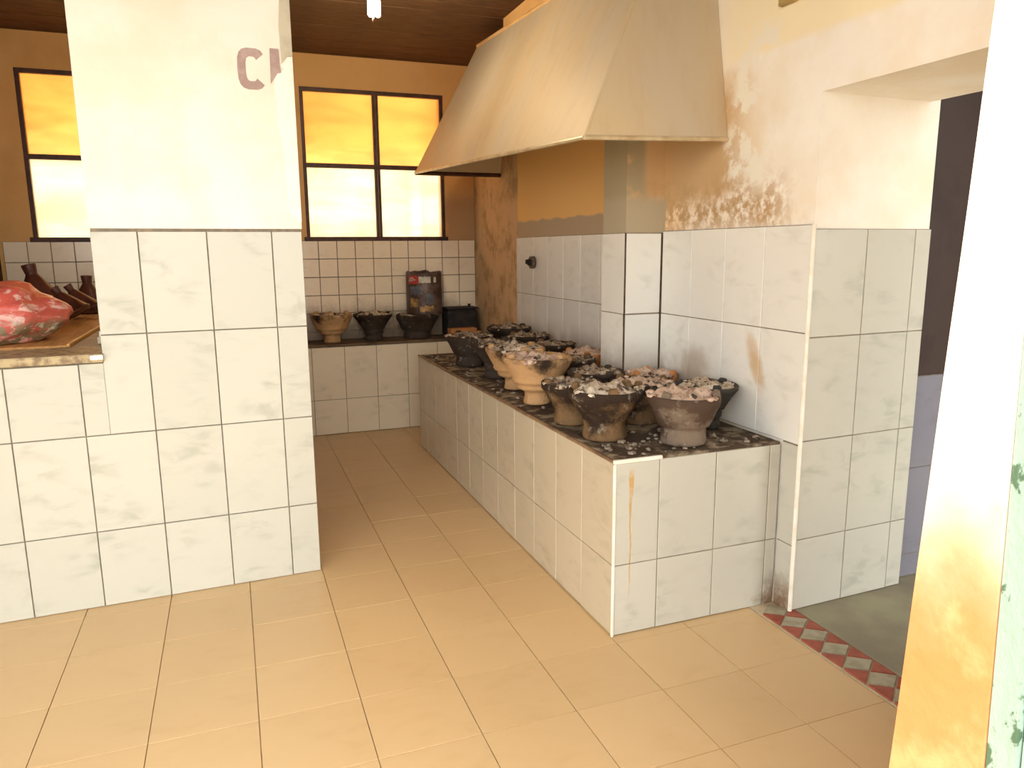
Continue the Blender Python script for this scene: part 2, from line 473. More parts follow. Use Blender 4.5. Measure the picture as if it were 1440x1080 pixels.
def scorch(g):
    """smoke marks on the tiles above the stoves; coordinates are world ones"""
    n = g.t.nodes.new('ShaderNodeNewGeometry'); c = g.xyz(n.outputs['Position'])
    def blob(cy, cz, ry, rz, lean=0.0):
        dz = g.math('SUBTRACT', c[2], cz)
        dy = g.math('SUBTRACT', g.math('SUBTRACT', c[1], cy), g.math('MULTIPLY', dz, lean))
        a = g.math('POWER', g.math('DIVIDE', dy, ry), 2.0); b = g.math('POWER', g.math('DIVIDE', dz, rz), 2.0)
        w = g.noise(14, 4, 0.6, n.outputs['Position'])
        return g.ramp(g.math('ADD', g.math('ADD', a, b), g.math('MULTIPLY', w, 1.3)), 0.35, 2.0, 0.75, 0)
    low = g.math('MULTIPLY', g.math('MULTIPLY', g.ramp(c[2], 0.78, 1.02, 1, 0), g.ramp(c[1], 2.6, 3.0)), g.ramp(g.noise(6, 4, 0.6, n.outputs['Position']), 0.3, 0.6, 0.15, 0.75))
    far = g.ramp(c[1], 3.5, 5.2, 0, 0.15)
    return [(far, (0.66, 0.52, 0.36)), (low, (0.30, 0.23, 0.17)), (blob(2.47, 0.98, 0.05, 0.13, 0.40), (0.58, 0.36, 0.13)), (blob(2.89, 0.90, 0.12, 0.11), (0.45, 0.37, 0.27))]
mat_tile_right = m_tile('smoke marked wall tile with painted daylight', (0.84, 0.845, 0.80), (0.66, 0.66, 0.61), stain=scorch)  # lighter copy of the wall tile, daylight from the left is in its colour
nx = (0, -1, 0), (0, 0, 1)   # faces -x : u = -y, v = z
ya = [Y3, Y3 + 0.2638, Y3 + 0.2638 + W, Y3 + 0.2638 + 2 * W, Y3 + 0.2638 + 3 * W, YQ]
tiles(wall_right, (XA, 0, 0), *nx, [-a for a in ya[::-1]], [0.692, T - 0.4, T], mat_tile_right, bed=mat_grout)
tiles(wall_right, (0, YQ, 0), (1, 0, 0), (0, 0, 1), [XQ + 0.006, XA - 0.001], [0.692, T - 0.4, T - 0.008], mat_tile_right, bed=mat_grout, joint=0.007)
bm = bmesh.new(); box(bm, (XQ + 0.001, YQ - 0.0005, 0.692), (XQ + 0.0075, YQ + 0.008, T - 0.008)); box(bm, (XA - 0.0065, YQ + 0.0005, 0.692), (XA + 0.0085, YQ + 0.0085, T - 0.008)); link('dark_joint', bm, m_plain('dark brown joint', (0.10, 0.06, 0.035), (0.06, 0.035, 0.02), 20, 0.9), wall_right)
tiles(wall_right, (XQ, 0, 0), *nx, [-YQ2 + 0.002, -YQ - 0.002], [0.692, T - 0.4, T - 0.008], mat_tile_right, bed=mat_grout)
yc = steps(YQ2 + 0.003, 5.195, W, 0.17)
tiles(wall_right, (XA, 0, 0), *nx, [-a for a in yc[::-1]], [0.692, T - 0.4, T], mat_tile_right, bed=mat_grout)
# jamb of the doorway
TJ = 1.5072
tiles(wall_right, (XA, Y3, 0), UJ, (0, 0, 1), [0.006, 0.2685, 0.2685 + W, 0.604], [0.013, TJ - 1.2, TJ - 0.8, TJ - 0.4, TJ], mat_tile, bed=mat_grout)
bm = bmesh.new()
tube(bm, [(XA + 0.004, Y3 + 0.004, 0.012), (XA + 0.004, Y3 + 0.004, T)], 0.0085, 10)
link('corner_strip', bm, mat_trim, wall_right)

# --- back wall with two windows
WIN = [(0.600, 1.745, [1.187]), (-1.285, -0.12, [-0.70])]
ZW0, ZW1, ZWM = 1.545, 2.690, 2.105
bm = bmesh.new()
xs = [-1.62, -1.285, -0.12, 0.600, 1.745, 2.62]
box(bm, (-1.62, YB, -0.05), (2.01, YB + 0.2, ZW0))
box(bm, (-1.62, YB, ZW1), (2.01, YB + 0.2, ZC + 0.02))
for a, b in ((-1.62, -1.285), (-0.12, 0.600), (1.745, 2.01)): box(bm, (a, YB, ZW0), (b, YB + 0.2, ZW1))
wall_back = struct(link('wall_back', bm, mat_back_paint))
bx = [2.001 - 0.1465 * k for k in range(12)][::-1]
bz = [0.70] + [1.520 - 0.1465 * k for k in range(5, -1, -1)]
tiles(wall_back, (0, YB - 0.009, 0), (1, 0, 0), (0, 0, 1), bx, bz, mat_small_tile, bed=mat_grout, joint=0.006)
bx2 = [-0.45 - 0.1465 * k for k in range(8)][::-1]
tiles(wall_back, (0, YB - 0.009, 0), (1, 0, 0), (0, 0, 1), bx2, bz[2:], mat_small_tile, bed=mat_grout, joint=0.006)

def pane_mat(name, tint, film):
    g = G(name); t = g.t
    tr = t.nodes.new('ShaderNodeBsdfTransparent'); tr.inputs[0].default_value = (*tint, 1)
    tl = t.nodes.new('ShaderNodeBsdfTranslucent')
    n = g.noise(2.5, 4, 0.6, stretch=(0.6, 1, 2))
    g.link(g.mix(g.ramp(n, 0.35, 0.7), film, tuple(x * 0.75 for x in film)), tl.inputs[0])
    mx = t.nodes.new('ShaderNodeMixShader'); g.link(g.ramp(n, 0.3, 0.7, 0.35, 0.6), mx.inputs[0])
    t.links.new(tr.outputs[0], mx.inputs[1]); t.links.new(tl.outputs[0], mx.inputs[2])
    t.links.new(mx.outputs[0], t.nodes['Material Output'].inputs[0])
    return g.m
mat_pane_hi = pane_mat('dusty amber window glass', (0.95, 0.76, 0.50), (0.94, 0.66, 0.34))
mat_pane_lo = pane_mat('dusty clear window glass', (0.98, 0.95, 0.88), (0.95, 0.92, 0.80))
for wi, (x0, x1, mids) in enumerate(WIN):
    bm = bmesh.new()
    box(bm, (x0 - 0.02, YB - 0.012, ZW0 - 0.030), (x1 + 0.02, YB + 0.06, ZW0 + 0.004), 0.004)
    win = struct(link('window_%d' % (wi + 1), bm, mat_frame))
    e = [x0] + mids + [x1]
    def bar(a, b):
        bm = bmesh.new(); box(bm, a, b, 0.003); link('frame_bar', bm, mat_frame, win)
    y0, y1 = YB + 0.004, YB + 0.045
    bar((x0, y0, ZW0), (x0 + 0.028, y1, ZW1)); bar((x1 - 0.028, y0, ZW0), (x1, y1, ZW1))
    bar((x0, y0 - 0.004, ZW1 - 0.030), (x1, y1, ZW1)); bar((x0, y0 - 0.002, ZWM - 0.017), (x1, y1, ZWM + 0.017))
    for m in mids: bar((m - 0.024, y0 - 0.003, ZW0), (m - 0.002, y1, ZW1)); bar((m + 0.003, y0 - 0.001, ZW0), (m + 0.022, y1, ZW1))
    for a, b in zip(e, e[1:]):
        for z0, z1, mt in ((ZW0, ZWM - 0.01, mat_pane_lo), (ZWM + 0.01, ZW1 - 0.01, mat_pane_hi)):
            bm = bmesh.new(); box(bm, (a + 0.01, YB + 0.026, z0), (b - 0.01, YB + 0.030, z1)); link('pane', bm, mt, win)

# what stands outside the windows: a yard wall, sun painted as cream below, shade as ochre above, with a white post
mat_out = paint('cream and ochre yard wall', (0.95, 0.86, 0.62), lambda g: [
    (g.ramp(g.math('ADD', g.xyz()[2], g.math('MULTIPLY', g.noise(1.2, 3), 0.5)), 2.75, 3.25), (0.82, 0.42, 0.16))])
bm = bmesh.new()
box(bm, (-8, 10.5, -0.1), (8, 10.8, 5.5))
struct(link('wall_outside', bm, mat_out))
bm = bmesh.new()
box(bm, (2.420, 10.25, -0.1), (2.540, 10.45, 2.5), 0.01)
struct(link('trim_2', bm, mat_white_plaster))
bm = bmesh.new()
box(bm, (-30, 6.9, -0.3), (30, 30, -0.12)); box(bm, (-30, -30, -0.3), (30, 0.3, -0.13)); box(bm, (-30, 0.3, -0.3), (-3.2, 6.9, -0.13))
struct(link('ground', bm, m_plain('pale trodden earth', (0.30, 0.27, 0.22), (0.25, 0.22, 0.18), 2, 0.95)))

# --- left wall behind the partition, unseen stub added in front to block light, and side room
bm = bmesh.new()
box(bm, (-2.2, 1.5, -0.05), (-2.0, 3.60, ZC + 0.02))
struct(link('wall_left', bm, mat_cream))  # added stub out of view, keeps light from the left off the partition
bm = bmesh.new()
box(bm, (-2.75, 3.62, -0.05), (-1.50, YB + 0.2, ZC + 0.02))
struct(link('wall_left', bm, paint('sooty dark wall paint', (0.30, 0.17, 0.08), lambda g: [
    (g.ramp(g.xyz()[2], 1.4, 1.9, 0.9, 0), (0.05, 0.025, 0.015))])))
bm = bmesh.new()
prism(bm, [(2.55, 2.262), (4.2, 2.262), (4.2, 2.6), (2.61, 2.6)], -0.05, ZC + 0.02)
wall_side = struct(link('wall_side', bm, mat_brown_wall))
tiles(wall_side, (0, 2.252, 0), (1, 0, 0), (0, 0, 1), [2.607, 2.80, 3.05, 3.30, 3.55], [0.013, 0.117, 0.51, 0.908], mat_blue_tile, bed=mat_grout)
bm = bmesh.new()
box(bm, (4.2, 0.3, -0.05), (4.4, 2.6, ZC + 0.02))
struct(link('wall_far', bm, mat_brown_wall))

# --- front wall end beside the camera: leaning orange plaster reveal, mint door frame
def jx(z): return 0.963 + 0.0555 * z
def jy(z): return 0.709 + 0.065 * (z - 1.156)
def lean_prism(bm, y0, y1, xin, x_out, z0=-0.05, z1=ZC, n=10, wob=0.0, seed=0):
    """upright member whose near face y0(z) and inner face xin(z) may lean"""
    rows = []
    for i in range(n + 1):
        z = z0 + (z1 - z0) * i / n
        k = wob * mnoise.noise(Vector((seed, z * 3.1, 0)))
        rows.append([bm.verts.new(p) for p in ((xin(z) + k, y0(z), z), (x_out, y0(z), z), (x_out, y1(z), z), (xin(z) + k, y1(z) + k, z))])
    bm.faces.new(rows[0][::-1]); bm.faces.new(rows[-1])
    for a, b in zip(rows, rows[1:]):
        for j in range(4): bm.faces.new((a[j], a[(j + 1) % 4], b[(j + 1) % 4], b[j]))
bm = bmesh.new()
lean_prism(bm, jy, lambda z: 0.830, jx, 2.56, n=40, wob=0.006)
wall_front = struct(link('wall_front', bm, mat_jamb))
g = G('peeling mint paint')
n = g.noise(26, 6, 0.65, stretch=(1, 1, 0.6))
mat_mint = g.done(g.mix(g.ramp(n, 0.56, 0.62), (0.26, 0.37, 0.31), (0.06, 0.12, 0.07)), 0.5, n, 0.4)
bm = bmesh.new()
lean_prism(bm, lambda z: jy(z) - 0.045, lambda z: jy(z) - 0.002, lambda z: jx(z) + 0.004, 1.35, n=12)
door1 = struct(link('door_1', bm, mat_mint))
bm = bmesh.new()
lean_prism(bm, lambda z: jy(z) - 0.11, lambda z: jy(z) - 0.048, lambda z: jx(z) + 0.012, 1.30, n=12)
link('door_frame', bm, mat_mint, door1)

# ------------------------------------------------------------------ COOKING COUNTER (tiled masonry block)
XB, Y2, YF, ZT = 1.2517, 2.2844, 5.28, 0.688
cc = thing('cooking_counter', 'long white tiled masonry counter along the right wall carrying the clay stoves', 'counter', (1.6, 3.8, 0))
def rel(bm, o): bmesh.ops.translate(bm, verts=bm.verts, vec=-Vector(o.location)); return bm
bm = bmesh.new(); box(bm, (XB + 0.009, Y2 + 0.009, 0), (XA - 0.012, YF - 0.009, ZT - 0.012)); link('masonry_core', rel(bm, cc), mat_grout, cc)
def drip(g):
    n = g.t.nodes.new('ShaderNodeNewGeometry'); c = g.xyz(n.outputs['Position'])
    w = g.math('MULTIPLY', g.math('SUBTRACT', g.noise(9, 3, 0.6, n.outputs['Position']), 0.5), 0.02)
    dx = g.math('ABSOLUTE', g.math('SUBTRACT', g.math('ADD', c[0], w), 1.3215))
    wide = g.ramp(c[2], 0.45, 0.64, 0.003, 0.011)
    k = g.math('MULTIPLY', g.math('LESS_THAN', dx, wide), g.math('MULTIPLY', g.ramp(c[2], 0.10, 0.28), g.ramp(c[2], 0.66, 0.62)))
    k = g.math('MULTIPLY', k, g.ramp(g.noise(30, 3, 0.6, n.outputs['Position']), 0.25, 0.55, 0.35, 0.85))
    return [(k, (0.55, 0.33, 0.10))]
mat_tile_drip = m_tile('white wall tile with a rust run', TILE_W, TILE_V, stain=drip)
def grime(g):
    n = g.t.nodes.new('ShaderNodeNewGeometry'); c = g.xyz(n.outputs['Position'])
    w = g.math('MULTIPLY', g.math('SUBTRACT', g.noise(12, 5, 0.65, n.outputs['Position']), 0.5), 0.30)
    k = g.math('MULTIPLY', g.ramp(g.math('ADD', c[0], w), 1.90, 2.0), g.ramp(g.math('ADD', c[2], w), 0.03, 0.17, 0.9, 0))
    return [(k, (0.20, 0.105, 0.05))]
mat_tile_grime = m_tile('white wall tile with brown grime at the foot', TILE_W, TILE_V, stain=grime)
mat_tile_back = m_tile('marbled tile with painted light', (0.80, 0.72, 0.55), (0.60, 0.54, 0.40))  # brightened copy of the wall tile, colour makes up for dim light here
mat_tile_warm = m_tile('yellowish marbled wall tile', (0.60, 0.525, 0.39), (0.44, 0.38, 0.27))  # warmer and yellower than the counter's front tiles
zrows = [0.002, 0.2813, ZT - 0.012]
cu = [XB + 0.001, XB + 0.1901, XB + 0.1901 + W, XB + 0.1901 + 2 * W, XA - 0.002]
tiles(cc, (0, Y2, 0), (1, 0, 0), (0, 0, 1), cu, zrows, mat_tile, bed=mat_grout, special={(0, 0): mat_tile_drip, (0, 1): mat_tile_drip, (2, 0): mat_tile_grime, (3, 0): mat_tile_grime})
tiles(wall_right, (XA, 0, 0), *nx, [-2.2844, -Y3], [0.0, 0.2813, 0.690], mat_tile_grime, bed=mat_grout)
cy = [Y2 + 0.001] + [Y2 + 0.2659 + W * k for k in range(11)] + [YF]
tiles(cc, (XB, 0, 0), *nx, [-a for a in cy[::-1]], zrows, mat_tile_warm, bed=mat_grout)
tiles(cc, (0, YF, 0), (-1, 0, 0), (0, 0, 1), [-XA + 0.002, -XA + 0.25, -XA + 0.5, -XB - 0.001], zrows, mat_tile_warm, bed=mat_grout)
# sooty top: a lumpy cement screed
bm = bmesh.new()
nxg, nyg = 16, 60
gr = []
for i in range(nxg + 1):
    row = []
    for j in range(nyg + 1):
        x = XB + 0.006 + (XA - 0.004 - XB - 0.006) * i / nxg; yy = Y2 + 0.006 + (YF - Y2 - 0.012) * j / nyg
        e = min(i, nxg - i, j, nyg - j) / 2
        zz = ZT - 0.004 + min(e, 1) * 0.004 * (1 + mnoise.noise(Vector((x * 9, yy * 9, 0))))
        row.append(bm.verts.new((x, yy, zz)))
    gr.append(row)
for i in range(nxg):
    for j in range(nyg): bm.faces.new((gr[i][j], gr[i + 1][j], gr[i + 1][j + 1], gr[i][j + 1]))
edge = [gr[i][0] for i in range(nxg + 1)] + [gr[nxg][j] for j in range(1, nyg + 1)] + [gr[i][nyg] for i in range(nxg - 1, -1, -1)] + [gr[0][j] for j in range(nyg - 1, 0, -1)]
low = [bm.verts.new((v.co.x, v.co.y, ZT - 0.012)) for v in edge]
for k in range(len(edge)):
    bm.faces.new((edge[k], low[k], low[(k + 1) % len(edge)], edge[(k + 1) % len(edge)]))
link('sooty_top', rel(bm, cc), mat_sooty, cc, True)
bm = bmesh.new(); box(bm, (XB - 0.002, Y2 - 0.003, ZT - 0.014), (XB + 0.20, Y2 + 0.010, ZT + 0.001), 0.003); link('pale_nosing', rel(bm, cc), mat_trim, cc)
bm = bmesh.new(); box(bm, (XB - 0.003, Y2 - 0.003, 0.0), (XB + 0.007, Y2 + 0.007, ZT - 0.016), 0.002); link('corner_strip', rel(bm, cc), mat_trim, cc)
bm = bmesh.new()
box(bm, (XB - 0.004, Y2 + 0.008, ZT - 0.012), (XB + 0.012, YF, ZT - 0.002), 0.003)
link('brown_nosing', rel(bm, cc), m_plain('greasy brown edging', (0.30, 0.19, 0.10), (0.16, 0.09, 0.05), 12, 0.6), cc)
# ash and crumbs scattered on it
bm = bmesh.new()
for k in range(230):
    x, yy = R.uniform(XB + 0.03, XA - 0.05), Y2 + 0.04 + (R.random() ** 1.5) * 2.8
    q = R.uniform(0.004, 0.013)
    lump(bm, (x, yy, ZT + q * 0.35), (q * R.uniform(.8, 1.8), q * R.uniform(.8, 1.8), q * 0.7), k, 1)
o = link('ash_crumbs', rel(bm, cc), m_plain('ash crumbs', (0.34, 0.28, 0.21), (0.06, 0.04, 0.03), 40, 0.95), cc); o['kind'] = 'stuff'

# ------------------------------------------------------------------ BACK COUNTER
bc = thing('tiled_counter', 'lower white tiled counter under the back windows with a sooty top', 'counter', (0.8, 6.0, 0))
YBC, ZBC = 5.87, 0.702
bm = bmesh.new(); box(bm, (-0.4, YBC + 0.009, 0), (XA - 0.01, YB - 0.012, ZBC)); link('masonry_core', rel(bm, bc), mat_grout, bc)
bxs = [0.302, 0.552, 0.803, 1.054, 1.305, 1.556, 1.807, XA - 0.012]
tiles(bc, (0, YBC, 0), (1, 0, 0), (0, 0, 1), bxs, [0.002, 0.2813, ZBC - 0.004], mat_tile_back, bed=mat_grout)
bm = bmesh.new(); box(bm, (-0.4, YBC - 0.004, ZBC + 0.001), (XA - 0.012, YB - 0.018, ZBC + 0.018), 0.004)
link('counter_top', rel(bm, bc), m_plain('greasy sooty cement', (0.16, 0.10, 0.05), (0.07, 0.045, 0.025), 9, 0.7), bc)
ZB = ZBC + 0.018

# ------------------------------------------------------------------ LEFT WORKTOP
ZL = 1.052
wt = thing('stone_worktop', 'speckled stone slab on the tiled low wall left of the pillar', 'worktop', (-1.3, 3.5, 1.0))
bm = bmesh.new(); prism(bm, [s1(-2.2, -0.022), s1(-0.784, -0.022), s1(-0.790, 0.0), s1(-0.790, 0.28), s1(-2.2, 0.28)], 1.019, ZL)
bmesh.ops.bevel(bm, geom=[e for e in bm.edges], offset=0.004, segments=2, affect='EDGES')
link('slab', rel(bm, wt), mat_stone, wt)
bm = bmesh.new(); prism(bm, [s1(-0.83, -0.0235), s1(-0.786, -0.0235), s1(-0.786, -0.021), s1(-0.83, -0.021)], 1.030, ZL - 0.004)
link('pale_corner', rel(bm, wt), mat_trim, wt)
bm = bmesh.new(); box(bm, (-0.652, 3.58, 1.01), (-0.42, 5.75, ZL - 0.004), 0.004)
link('slate_strip', rel(bm, wt), m_plain('dull slate worktop', (0.20, 0.17, 0.14), (0.13, 0.10, 0.08), 9, 0.45), wt)
bm = bmesh.new(); box(bm, (-1.495, 3.62, 0.0), (-0.44, 5.75, 1.008)); link('masonry_base', rel(bm, wt), mat_grout, wt)
wbd = thing('wooden_board', 'orange wooden board lying on the worktop under the clay lids', 'board', (-1.07, 4.6, ZL))
bm = bmesh.new(); box(bm, (-1.49, 3.585, 1.010), (-0.655, 5.74, ZL + 0.004), 0.004)
link('board', rel(bm, wbd), mat_wood, wbd)
bm = bmesh.new(); box(bm, (-0.667, 3.585, ZL + 0.002), (-0.655, 5.74, ZL + 0.010), 0.002)
link('edge_lip', rel(bm, wbd), m_plain('golden edge lip', (0.80, 0.48, 0.12), (0.7, 0.4, 0.1), 9, 0.4), wbd)

# clay lids: conical tajine lids leaning against one another
mat_lid = m_plain('dark glazed brown clay', (0.105, 0.030, 0.016), (0.060, 0.018, 0.010), 9, 0.38, 0.1)
def lid_mesh():
    bm = bmesh.new()
    h = 0.34
    prof = [(0.165, 0.0), (0.175, 0.008), (0.172, 0.022), (0.160, 0.03), (0.125, 0.10), (0.090, 0.175), (0.060, 0.235), (0.042, 0.265),
            (0.038, 0.275), (0.040, 0.285), (0.047, 0.335), (0.046, 0.342), (0.036, 0.344), (0.034, 0.30)]
    lathe(bm, prof, 32)
    bmesh.ops.recalc_face_normals(bm, faces=bm.faces)
    me = bpy.data.meshes.new('tajine'); bm.to_mesh(me); bm.free(); me.materials.append(mat_lid)
    return me
LID = lid_mesh()
for (x, yy, z, rx, ry, rz, sc, lab) in [
(-1.079, 5.30, 1.06, 0.0, -0.209, 0.00, 0.855, 'tallest brown clay tajine lid, leftmost, rising above the pink bag'),
    (-0.815, 4.72, 1.06, 0.0, -0.576, -0.15, 0.516, 'brown clay tajine lid leaning left just behind the pink bag'),
    (-0.814, 5.06, 1.06, 0.0, -0.524, 0.10, 0.517, 'brown clay tajine lid leaning left in the middle of the row'),
    (-0.859, 5.45, 1.06, 0.0, -0.000, 0.00, 0.698, 'upright brown clay tajine lid half hidden by the pillar edge')]:
    o = link_mesh('tajine', LID, None, None, True)
    tag(o, lab, 'tajine', 'conical clay tajine lids on the left worktop')
    o.scale = (sc,) * 3
    o.matrix_world = Matrix.Translation((x, yy, z)) @ Matrix.Rotation(rz, 4, 'Z') @ Matrix.Rotation(ry, 4, 'Y') @ Matrix.Rotation(rx, 4, 'X') @ Matrix.Scale(sc, 4)
    lo = min((o.matrix_world @ v.co).z for v in LID.vertices)
    o.location.z += ZL + 0.005 - lo

# pink bag
g = G('pink and white plastic bag')
n = g.noise(9, 3, 0.5, distort=1.2, stretch=(1, 1, 2.2)); m = g.noise(22, 3, 0.6)
c = g.mix(g.ramp(n, 0.50, 0.60), (0.62, 0.115, 0.085), (0.80, 0.48, 0.42))
lowk = g.math('MULTIPLY', g.ramp(g.xyz()[2], 0.06, 0.13, 1, 0), g.ramp(m, 0.42, 0.52))
c = g.mix(lowk, c, (0.26, 0.20, 0.11))
c = g.mix(g.math('MULTIPLY', lowk, g.ramp(g.noise(30, 2), 0.55, 0.65)), c, (0.62, 0.52, 0.36))
mat_bag = g.done(c, 0.35, g.noise(13, 4), 0.5, 0.03)
bm = bmesh.new()
r = bmesh.ops.create_icosphere(bm, subdivisions=4, radius=1)
for v in r['verts']:
    p = v.co.copy(); k = 1 + 0.16 * mnoise.noise(p * 2.1) + 0.07 * mnoise.noise(p * 5.5)
    z = p.z * 0.155
    v.co = Vector((math.copysign(abs(p.x) ** 0.75, p.x) * 0.34 * k * (1 - 0.28 * max(p.z, 0)), p.y * 0.26 * k, max(z * k, -0.115) + 0.115))
bag = link('plastic_bag', bm, mat_bag, None, True, (-1.035, 3.86, ZL + 0.006))
tag(bag, 'crumpled pink and white plastic bag at the left edge of the worktop', 'bag')
cl = thing('metal_clip', 'small grey metal clip standing on the worktop against the pillar', 'clip', (-0.535, 3.64, ZL - 0.002))
bm = bmesh.new(); box(bm, (-0.022, -0.008, 0.0), (0.022, 0.008, 0.030), 0.003); link('foot', bm, mat_grey_plaster, cl)
bm = bmesh.new(); box(bm, (-0.014, -0.006, 0.0302), (0.014, 0.006, 0.055), 0.003); link('jaw', bm, mat_trim, cl)

# ------------------------------------------------------------------ CLAY STOVES
def clay(name, col, soot, lo, hi, sootcol=(0.035, 0.022, 0.015)):
    g = G(name)
    r = g.random()
    n = g.noise(7, 5, 0.65); z = g.xyz()[2]
    k = g.ramp(g.math('ADD', n, g.math('MULTIPLY', z, soot)), lo, hi)
    c = g.mix(k, col, sootcol)
    c = g.mix(g.math('MULTIPLY', g.ramp(g.noise(19, 4, 0.7), 0.58, 0.7), 0.45), c, (0.38, 0.32, 0.25))
    return g.done(c, 0.85, g.noise(24, 6, 0.7), 0.8, 0.012, 0, 0.2)
CLAY = dict(
    tan=clay('tan fired clay', (0.54, 0.33, 0.16), 1.2, 0.64, 0.86),
    orange=clay('orange fired clay', (0.52, 0.23, 0.085), 1.0, 0.62, 0.86),
    brown=clay('brown smoked clay', (0.19, 0.115, 0.055), 1.5, 0.50, 0.70),
    taupe=clay('taupe smoked clay', (0.20, 0.155, 0.115), 1.2, 0.52, 0.66, (0.085, 0.055, 0.038)),
    black=clay('black sooty clay', (0.065, 0.05, 0.04), 1.0, 0.45, 0.8),
    grey=clay('dark grey sooty clay', (0.06, 0.057, 0.053), 0.2, 0.45, 0.7, (0.045, 0.04, 0.038)))
def ashm(name, a, b, c_):
    g = G(name)
    n = g.noise(16, 6, 0.7); n2 = g.noise(38, 4, 0.65)
    c = g.mix(g.ramp(n, 0.40, 0.60), a, b)
    c = g.mix(g.ramp(n2, 0.53, 0.62), c, c_)
    return g.done(c, 0.95, n2, 0.7, 0.012, 0, 0.1)
ASH = dict(
    pale=ashm('pale wood ash', (0.72, 0.64, 0.52), (0.46, 0.38, 0.28), (0.14, 0.09, 0.07)),
    pink=ashm('pinkish wood ash', (0.66, 0.50, 0.40), (0.56, 0.42, 0.32), (0.36, 0.24, 0.18)),
    grey=ashm('grey ash and char', (0.52, 0.44, 0.33), (0.24, 0.17, 0.12), (0.07, 0.04, 0.03)))
mat_char = m_plain('charcoal', (0.05, 0.036, 0.03), (0.36, 0.30, 0.23), 26, 0.9)

PROF = [
 [(0.060, 0.0), (0.063, 0.006), (0.057, 0.028), (0.056, 0.050), (0.064, 0.058), (0.088, 0.068), (0.094, 0.080), (0.090, 0.088), (0.108, 0.096), (0.115, 0.108),
  (0.112, 0.116), (0.130, 0.145), (0.145, 0.178), (0.151, 0.190), (0.151, 0.204), (0.145, 0.208), (0.134, 0.200), (0.118, 0.160), (0.085, 0.130)],
 [(0.092, 0.0), (0.094, 0.01), (0.092, 0.055), (0.090, 0.068), (0.104, 0.075), (0.112, 0.09), (0.126, 0.12), (0.140, 0.15), (0.150, 0.165), (0.153, 0.175),
  (0.153, 0.198), (0.147, 0.204), (0.136, 0.198), (0.120, 0.160), (0.09, 0.130)],
 [(0.066, 0.0), (0.070, 0.006), (0.070, 0.022), (0.062, 0.032), (0.062, 0.045), (0.074, 0.055), (0.076, 0.075), (0.070, 0.083), (0.086, 0.095), (0.094, 0.11),
  (0.120, 0.150), (0.146, 0.182), (0.154, 0.19), (0.155, 0.206), (0.149, 0.210), (0.138, 0.202), (0.12, 0.16), (0.09, 0.13)],
 [(0.090, 0.0), (0.093, 0.01), (0.086, 0.045), (0.088, 0.075), (0.100, 0.084), (0.104, 0.10), (0.116, 0.118), (0.124, 0.125), (0.140, 0.16), (0.152, 0.172),
  (0.153, 0.198), (0.147, 0.205), (0.136, 0.198), (0.120, 0.160), (0.09, 0.130)]]
_sm = {}
def stove_meshes(kind):
    if kind in _sm: return _sm[kind]
    bm = bmesh.new(); lathe(bm, PROF[kind], 36, 0.07, kind * 3 + 1)
    bmesh.ops.recalc_face_normals(bm, faces=bm.faces)
    body = bpy.data.meshes.new('stove_body'); bm.to_mesh(body); bm.free()
    for p in body.polygons: p.use_smooth = True
    _sm[kind] = body
    return body
def lug_mesh():
    bm = bmesh.new()
    box(bm, (-0.023, -0.016, 0.0), (0.023, 0.014, 0.046), 0.010)
    for v in bm.verts: v.co.x *= 1 - 0.25 * v.co.z / 0.05; v.co.y -= 0.006 * v.co.z / 0.05
    me = bpy.data.meshes.new('pot_rest'); bm.to_mesh(me); bm.free(); return me
LUG = lug_mesh()
def ash_mesh(seed, heap):
    bm = bmesh.new(); nr, ns = 9, 30; prev = None
    c0 = bm.verts.new((0, 0, 0.194 + heap + 0.012 * mnoise.noise(Vector((seed, 0, 0)))))
    for i in range(1, nr + 1):
        r = 0.142 * i / nr; ring = []
        for j in range(ns):
            a = 2 * math.pi * j / ns; x, y = r * math.cos(a), r * math.sin(a)
            z = 0.194 + heap * (1 - (i / nr) ** 2) + (0.034 * mnoise.noise(Vector((x * 16 + seed * 3, y * 16, seed))) + 0.022 * mnoise.noise(Vector((x * 42, y * 42, seed)))) * (1.2 - 0.8 * (i / nr) ** 3) - 0.010 * (i / nr) ** 4
            ring.append(bm.verts.new((x, y, z)))
        for j in range(ns):
            if prev is None: bm.faces.new((c0, ring[j], ring[(j + 1) % ns]))
            else: bm.faces.new((prev[j], ring[j], ring[(j + 1) % ns], prev[(j + 1) % ns]))
        prev = ring
    rr = random.Random(seed + 50)
    for k in range(9):          # crust along the rim
        a, q = rr.uniform(0, 6.283), rr.uniform(0.007, 0.017)
        lump(bm, (0.139 * math.cos(a), 0.139 * math.sin(a), 0.200), (q * 1.7, q * 1.7, q * 0.8), k + seed * 9, 1, 0.5)
    bot = bm.verts.new((0, 0, 0.15))
    for j in range(ns): bm.faces.new((prev[(j + 1) % ns], prev[j], bot))
    me = bpy.data.meshes.new('ash'); bm.to_mesh(me); bm.free()
    for p in me.polygons: p.use_smooth = True
    return me
ASHM = [ash_mesh(k, h) for k, h in enumerate((0.010, 0.026, 0.002, 0.018))]
def coal_mesh(seed, n):
    bm = bmesh.new(); rr = random.Random(seed)
    for k in range(n):
        a, r = rr.uniform(0, 6.283), 0.115 * math.sqrt(rr.random()); q = rr.uniform(0.008, 0.020)
        lump(bm, (r * math.cos(a), r * math.sin(a), 0.188 + rr.uniform(0, 0.018)), (q * 1.4, q, q * 0.8), seed * 31 + k, 1, 0.5)
    me = bpy.data.meshes.new('charcoal'); bm.to_mesh(me); bm.free(); return me
COAL = [coal_mesh(k + 1, n) for k, n in enumerate((7, 14, 22))]
